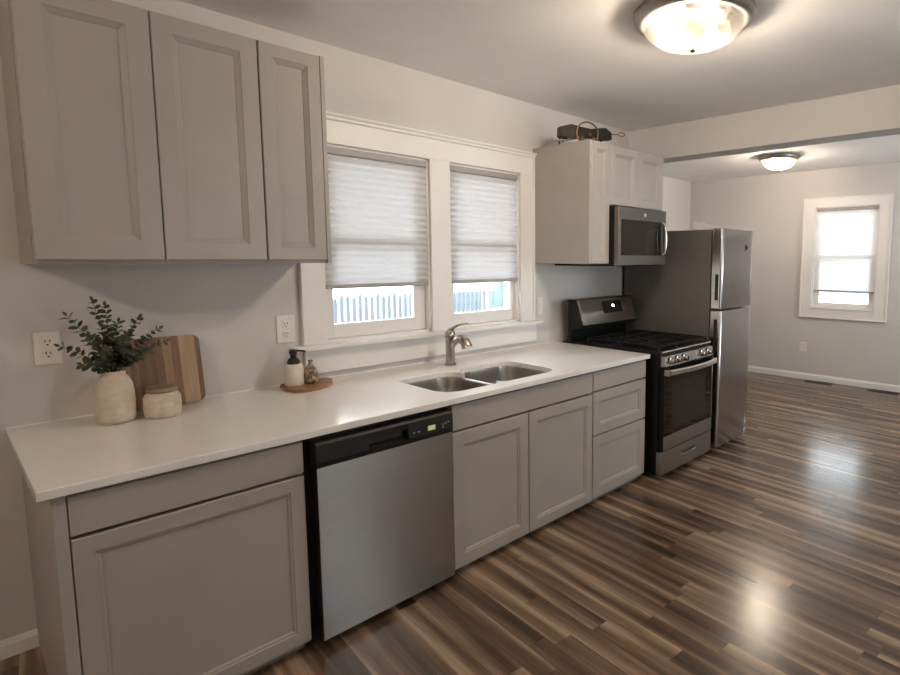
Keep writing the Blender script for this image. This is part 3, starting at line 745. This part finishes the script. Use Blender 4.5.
wcab(t, .797, 1.068, ZU0, ZU1, YU)
bm = NB(); box(bm, (1.050, YU+.003, ZU0), (1.0685, YU+.0215, ZU1), .001); obj('face_stile', bm, 'cab', t)
door(t, 'cabinet_door', .7995, 1.047, ZU0+.014, ZU1-.004, YU, .052, True)
YR = -.522
t = thing('wall_cabinet', 'tall greige wall cabinet right of the kitchen windows', 'cabinet', (2.84, -.26, 1.45))
wcab(t, 2.7155, 2.930, 1.45, 2.245, YR)
bm = NB(); box(bm, (2.7155, YR+.003, 1.45), (2.7405, YR+.0215, 2.245), .001); obj('face_stile', bm, 'cab', t)
door(t, 'cabinet_door', 2.742, 2.928, 1.452, 2.243, YR, .045, True)
t = thing('wall_cabinet', 'short greige two-door wall cabinet above the microwave', 'cabinet', (3.26, -.26, 1.846))
wcab(t, 2.931, 3.592, 1.846, 2.245, YR)
door(t, 'cabinet_door', 2.934, 3.262, 1.850, 2.243, YR, .052, True); door(t, 'cabinet_door', 3.266, 3.590, 1.850, 2.243, YR, .052, True)

# ------------------------------------------------------------------ microwave
MX0, MX1 = 2.934, 3.535
t = thing('microwave', 'stainless over-the-range microwave below the short cabinet', 'microwave', ((MX0+MX1)/2, -.28, 1.43))
bm = NB(); box(bm, (MX0, -.556, 1.432), (MX1, -.01, 1.843), .003); obj('microwave_body', bm, 'black', t)
bm = NB(); rings_panel(bm, MX0+.004, MX1, 1.440, 1.836, [(0,.003),(.003,0)], -.590, -.557); f = obj('microwave_front', bm, 'steelm', t)
bm = NB(); box(bm, (MX0+.036, -.5925, 1.508), (MX1-.072, -.588, 1.752), .001); obj('microwave_window', bm, 'ovenwin', f)
bm = NB(); box(bm, (MX1-.150, -.594, 1.522), (MX1-.073, -.5915, 1.745), .001); obj('control_strip', bm, 'blackg', f)
bm = NB(); box(bm, (MX1-.040, -.594, 1.508), (MX1-.008, -.588, 1.752), .001); obj('vent_strip', bm, 'dark', f)
bm = NB(); tube(bm, [(MX1-.056, -.590, 1.512), (MX1-.056, -.617, 1.525), (MX1-.056, -.625, 1.57), (MX1-.056, -.627, 1.63), (MX1-.056, -.625, 1.69), (MX1-.056, -.617, 1.735), (MX1-.056, -.590, 1.748)], .009, 12); obj('microwave_handle', bm, 'steelb', f, True)
bm = NB(); lathe(bm, [(.013,0),(.013,.002),(0,.003)], ((MX0+MX1)/2+.02, -.590, 1.792), 24, 'y'); obj('round_badge', bm, 'plastic', f)

# ------------------------------------------------------------------ ceiling lights
def ceiling_light(x, y, r, mat, label, depth):
    t = thing('ceiling_light', label, 'ceiling light', (x, y, H), 'dome ceiling lights')
    bm = NB(); lathe(bm, [(r*.98, 0), (r, -.006), (r*.985, -.022), (r*.95, -.040), (r*.90, -.046), (r*.84, -.048), (r*.82, -.044), (r*.84, -.02), (r*.84, 0)], (x, y, H), 56); obj('rim', bm, 'ring', t, True, angle=60)
    bm = NB(); lathe(bm, [(r*.83, -.004), (r*.83, -.012), (0, -.014), (0, -.004)], (x, y, H), 40); obj('inner_pan', bm, 'pan', t)
    for dx, dy in ((-.085, .03), (.075, -.05)):
        q = r/.262; bm = NB(); lathe(bm, [(0, -.030), (.012, -.032), (.016, -.05), (.029, -.072), (.033, -.088), (.029, -.104), (.014, -.116), (0, -.119)], (x+dx*q, y+dy*q, H), 20)
        obj('light_bulb', bm, mat, t, True)
    bm = NB(); R = r*.825; prof = []
    for i in range(13):
        a = i/12*PI/2; prof.append((R*math.cos(a), -.046-depth*math.sin(a)))
    prof[-1] = (0, -.046-depth); lathe(bm, prof, (x, y, H), 48); obj('glass_bowl', bm, 'bowl', t, True, angle=80)
    bm = NB(); lathe(bm, [(.013, -.044-depth), (.014, -.052-depth), (.009, -.060-depth), (0, -.063-depth)], (x, y, H), 20); obj('finial', bm, 'bronze', t, True)
ceiling_light(2.14, -1.57, .262, 'bulb1', 'large dome ceiling light at the top of the kitchen', .105)
ceiling_light(5.80, -.53, .205, 'bulb2', 'small dome ceiling light in the dining room beyond the beam', .10)

ceiling_light(-1.7, -1.9, .262, 'bulb3', 'dome ceiling light left of the cabinets, outside the photo', .105)

# ------------------------------------------------------------------ outlets, vents
def outlet(x0, x1, z0, z1, label, kind='outlet'):
    t = thing('wall_outlet' if kind != 'switch' else 'light_switch', label, 'outlet' if kind != 'switch' else 'switch', ((x0+x1)/2, -.004, z0), 'wall plates')
    bm = NB(); box(bm, (x0, -.007, z0), (x1, 0, z1), .003, 3); p = obj('cover_plate', bm, 'plastic', t)
    cx = (x0+x1)/2; h = z1-z0
    if kind == 'switch':
        bm = NB(); box(bm, (cx-.010, -.011, z0+h*.3), (cx+.010, -.006, z0+h*.7), .002); obj('rocker', bm, 'plastic', p)
        return
    for zc in (z0+h*.68, z0+h*.32):
        bm = NB(); box(bm, (cx-.017, -.0095, zc-.017), (cx+.017, -.006, zc+.017), .004); s = obj('socket', bm, 'plastic', p)
        bm = NB()
        for dx in (-.0075, .0055): box(bm, (cx+dx, -.0102, zc+.000), (cx+dx+.003, -.009, zc+.010))
        box(bm, (cx-.003, -.0102, zc-.011), (cx+.003, -.009, zc-.006)); obj('slots', bm, 'dark', s)
outlet(.094, .172, 1.079, 1.205, 'white wall outlet left of the plant')
outlet(.955, 1.043, 1.066, 1.202, 'white wall outlet under the narrow cabinet beside the window')
outlet(2.757, 2.812, 1.075, 1.205, 'white switch plate between window and range', 'switch')
t = thing('wall_outlet', 'small white outlet low on the far dining wall', 'outlet', (XF-.004, -.468, .345), 'wall plates')
bm = NB(); box(bm, (XF-.007, -.510, .345), (XF, -.427, .462), .003, 3); p = obj('cover_plate', bm, 'plastic', t)
for zc in (.43, .377):
    bm = NB(); box(bm, (XF-.010, -.487, zc-.016), (XF-.006, -.450, zc+.016), .004); s = obj('socket', bm, 'plastic', p)
    bm = NB(); box(bm, (XF-.0105, -.478, zc), (XF-.0095, -.475, zc+.009)); box(bm, (XF-.0105, -.463, zc), (XF-.0095, -.460, zc+.009)); obj('slots', bm, 'dark', s)
for (ya, lab) in ((-.86, 'brown floor vent at the far wall, the left one'), (-1.56, 'brown floor vent at the far wall under the window, the right one')):
    t = thing('floor_vent', lab, 'vent', (6.88, ya+.15, 0), 'floor vents')
    bm = NB(); box(bm, (6.83, ya, 0), (6.94, ya+.31, .006), .002); f = obj('vent_frame', bm, 'vent', t)
    bm = NB()
    for i in range(12): box(bm, (6.845, ya+.015+i*.0235, .005), (6.925, ya+.030+i*.0235, .0075))
    obj('vent_slats', bm, 'dark', f)

# ------------------------------------------------------------------ things on the counter
ZC = .8592
vx, vy = .291, -.178
t = thing('vase', 'rough cream ceramic vase holding green stems on the counter', 'vase', (vx, vy, ZC))
bm = NB(); lathe(bm, [(0,.002),(.046,0),(.057,.004),(.061,.018),(.063,.06),(.062,.11),(.058,.145),(.049,.168),(.041,.178),(.038,.184),(.039,.194),(.041,.198),(.037,.198),(.034,.19),(.033,.175),(0,.17)], (vx, vy, ZC), 48); obj('vase_body', bm, 'vase', t, True, angle=60)
# eucalyptus stems
tips = [((.172,-.20,1.276),9), ((.150,-.17,1.165),7), ((.245,-.20,1.325),10), ((.280,-.20,1.305),10), ((.375,-.22,1.255),9), ((.440,-.20,1.205),9), ((.470,-.16,1.150),8), ((.195,-.25,1.105),6), ((.330,-.26,1.20),8), ((.225,-.24,1.205),8), ((.355,-.13,1.185),8), ((.310,-.23,1.245),9), ((.255,-.27,1.15),7), ((.345,-.25,1.125),6), ((.395,-.24,1.135),7)]
def leaf(bm, p, d, n, L, W):
    d = d.normalized(); s = d.cross(n).normalized(); n = s.cross(d).normalized()
    pts = [(0,0,0),(.25,.42,.04),(.55,.5,.06),(.85,.27,.03),(1,0,-.04),(.85,-.27,.03),(.55,-.5,.06),(.25,-.42,.04)]
    mid = [bm.verts.new(p+d*(L*u)+n*(L*-.02)) for u in (.25,.55,.85)]
    v = [bm.verts.new(p+d*(L*u)+s*(W*w)+n*(L*h)) for u, w, h in pts]
    bm.faces.new((v[0], v[1], mid[0])); bm.faces.new((v[0], mid[0], v[7]))
    bm.faces.new((v[1], v[2], mid[1], mid[0])); bm.faces.new((v[2], v[3], mid[2], mid[1])); bm.faces.new((v[3], v[4], mid[2]))
    bm.faces.new((v[7], mid[0], mid[1], v[6])); bm.faces.new((v[6], mid[1], mid[2], v[5])); bm.faces.new((v[5], mid[2], v[4]))
for tip, nl in tips:
    nl = int(nl*1.25)
    tip = Vector(tip); base = Vector((vx+(tip.x-vx)*.04, vy+(tip.y-vy)*.08, ZC+.176)); mouth = Vector((vx+(tip.x-vx)*.14, vy+(tip.y-vy)*.2, ZC+.205))
    c1 = mouth+Vector(((tip.x-vx)*.25, (tip.y-vy)*.3, (tip.z-mouth.z)*.55))
    path = []
    for i in range(13):
        u = i/12
        q = (1-u)**3*base+3*(1-u)**2*u*mouth+3*(1-u)*u*u*c1+u**3*tip
        path.append(q)
    bm = NB(); tube(bm, path, [.0018-.001*i/12 for i in range(13)], 6); 
    st = obj('eucalyptus_stem', bm, 'stem', None); tag(st, 'leafy dark green eucalyptus stem standing in the cream vase', 'stem', 'eucalyptus stems in the vase')
    bm = NB()
    for j in range(nl):
        u = .34+.66*(j+.5)/nl; k_ = u*12; i = min(11, int(k_)); p = path[i].lerp(path[i+1], k_-i); tg = (path[i+1]-path[i]).normalized()
        a = random.uniform(0, PI)
        sd = tg.cross(Vector((math.cos(a), math.sin(a), .3))).normalized()
        for sgn in (1, -1):
            L = random.uniform(.027, .038)*(1.1-.32*u); d = (tg*.55+sd*sgn).normalized()
            leaf(bm, p, d, (tg+Vector((random.uniform(-.5,.5), random.uniform(-.9,.1), random.uniform(-.2,.5)))).normalized(), L, L*.74)
    leaf(bm, path[-1], (path[-1]-path[-2]).normalized(), Vector((.2,-1,.2)), .02, .011)
    obj('leaves', bm, 'leaf', st)

t = thing('canister', 'short cream ceramic canister with a grey-brown wood lid', 'canister', (.432, -.215, ZC))
bm = NB(); lathe(bm, [(0,.001),(.050,0),(.059,.004),(.062,.015),(.063,.045),(.062,.078),(.056,.09),(.050,.094),(.050,.099),(0,.099)], (.432, -.215, ZC), 44); obj('canister_body', bm, 'jar', t, True, angle=60)
bm = NB(); lathe(bm, [(0,.099),(.050,.099),(.053,.102),(.053,.114),(.050,.118),(0,.118)], (.432, -.215, ZC), 44); obj('wooden_lid', bm, 'lid', t, True, angle=50)

# cutting board leaning on the wall
t = bpy.data.objects.new('cutting_board', None)
COL.objects.unlink(t) if t.name in COL.objects else None
w_, h_, th = .270, .292, .018
pl = rrect(-w_/2, w_/2, 0, h_, .032, 6)
bm = NB(); prism(bm, pl, -th, 0, 'y')
es = [e for e in bm.edges if abs(e.verts[0].co.y-e.verts[1].co.y) < 1e-6]
bmesh.ops.bevel(bm, geom=es, offset=.003, segments=2, affect='EDGES')
me = bpy.data.meshes.new('cutting_board'); bmesh.ops.recalc_face_normals(bm, faces=bm.faces[:]); bm.to_mesh(me); bm.free(); me.materials.append(M['board'])
bpy.data.objects.remove(t)
cb = bpy.data.objects.new('cutting_board', me); COL.objects.link(cb); cb.location = (.482, -.078, ZC+.004); cb.rotation_euler = (math.radians(-11), 0, 0)
tag(cb, 'striped brown wooden cutting board leaning on the wall behind the canister', 'cutting board')

pl = [(.935,-.065),(.930,-.18),(.938,-.215),(.960,-.236),(1.0,-.246),(1.05,-.238),(1.10,-.212),(1.14,-.172),(1.165,-.125),(1.172,-.085),(1.165,-.068),(1.14,-.060),(.945,-.058)]
bm = NB(); prism(bm, pl, ZC, ZC+.019, 'z'); es = [e for e in bm.edges if abs(e.verts[0].co.z-e.verts[1].co.z) < 1e-6]; bmesh.ops.bevel(bm, geom=es, offset=.003, segments=2, affect='EDGES')
tr = obj('serving_tray', bm, 'tray', None); tag(tr, 'small wooden tray under the soap dispenser near the window', 'tray')
ZT = ZC+.0192
t = thing('soap_dispenser', 'cream ribbed soap dispenser with black pump on the small tray', 'soap dispenser', (.975, -.135, ZT))
bm = NB(); lathe(bm, [(0,0),(.036,0),(.040,.004),(.0415,.012),(.0415,.085),(.039,.096),(.030,.104),(.018,.107),(0,.107)], (.975, -.135, ZT), 96, 'z', .018, 24); obj('bottle', bm, 'ribbed', t, True, angle=60)
bm = NB(); lathe(bm, [(.027,.104),(.028,.106),(.028,.118),(.022,.128),(.014,.134),(.014,.150),(.017,.152),(.017,.168),(.012,.172),(0,.173)], (.975, -.135, ZT), 32); pm = obj('pump', bm, 'pump', t, True)
bm = NB(); tube(bm, [(.975,-.135,ZT+.166),(.998,-.145,ZT+.166),(1.018,-.155,ZT+.163),(1.024,-.158,ZT+.158)], [.006,.005,.0045,.004], 10); obj('nozzle', bm, 'pump', pm, True)
bm = NB(); lathe(bm, [(0,0),(.022,0),(.031,.008),(.035,.025),(.034,.045),(.028,.068),(.017,.085),(.011,.095),(.010,.105),(.012,.112),(.009,.114),(0,.112)], (1.050, -.145, ZT), 36)
bv_ = obj('bud_vase', bm, 'mottled', None, True, angle=60); tag(bv_, 'tiny mottled brown bud vase beside the soap dispenser on the tray', 'vase')

# ------------------------------------------------------------------ metal ornament on the tall cabinet
oz = 2.2455
t = thing('metal_ornament', 'dark bronze metal ornament with ring handle and looped rod atop the tall cabinet', 'ornament', (2.86, -.36, oz))
def OP(u, v, w=0):   # u along the ornament, v up, w across
    a = math.radians(-28); d = Vector((math.cos(a), math.sin(a), 0)); s = Vector((-math.sin(a), math.cos(a), 0))
    return Vector((2.712, -.275, oz)) + d*u + s*w + Vector((0,0,v))
bm = NB()
def hull(bm, secs):
    L = []
    for u, v0, v1, w in secs: L.append([bm.verts.new(OP(u, v0, -w)), bm.verts.new(OP(u, v0, w)), bm.verts.new(OP(u, v1, w*.8)), bm.verts.new(OP(u, v1, -w*.8))])
    for A, B in zip(L, L[1:]):
        for i in range(4): bm.faces.new((A[i], A[(i+1) % 4], B[(i+1) % 4], B[i]))
    bm.faces.new(L[0]); bm.faces.new(L[-1][::-1])
hull(bm, [(-.02,.045,.105,.03),(.06,.035,.125,.05),(.13,.05,.112,.05),(.20,.055,.105,.045),(.26,.05,.115,.045),(.31,.045,.122,.04),(.36,.050,.095,.025)])
obj('ornament_body', bm, 'bronze', t)
bm = NB(); tube(bm, [OP(.165+.078*math.cos(a), .070+.072*math.sin(a), -.055) for a in [2*PI*i/28 for i in range(28)]], .0055, 8, closed=True); obj('ring_handle', bm, 'brass', t, True)
bm = NB(); tube(bm, [OP(.35,.085),OP(.39,.090),OP(.42,.092)]+[OP(.444+.024*math.cos(a), .094+.012*math.sin(a)) for a in [PI+2*PI*i/12 for i in range(13)]], .004, 8); obj('looped_rod', bm, 'brass', t, True)
for u, w in ((0.0,-.03),(0.0,.03),(.27,-.035),(.27,.035)):
    bm = NB(); tube(bm, [OP(u,.08,w),OP(u,.003,w*1.15)], .0055, 8); obj('leg', bm, 'bronze', t)
bm = NB(); tube(bm, [OP(.06,.04,-.03),OP(.02,.015,-.05),OP(-.05,.008,-.05),OP(-.08,.012,-.03),OP(-.06,.028,0)], .006, 8); obj('curled_foot', bm, 'ring', t, True)
for u, v, r in ((.13,.045,.018),(.17,.040,.016),(.21,.048,.018),(.185,.075,.014)):
    bm = NB(); bmesh.ops.create_uvsphere(bm, u_segments=14, v_segments=8, radius=r, matrix=Matrix.Translation(OP(u, v-.012, -.045))); obj('bead', bm, 'brass', t, True)
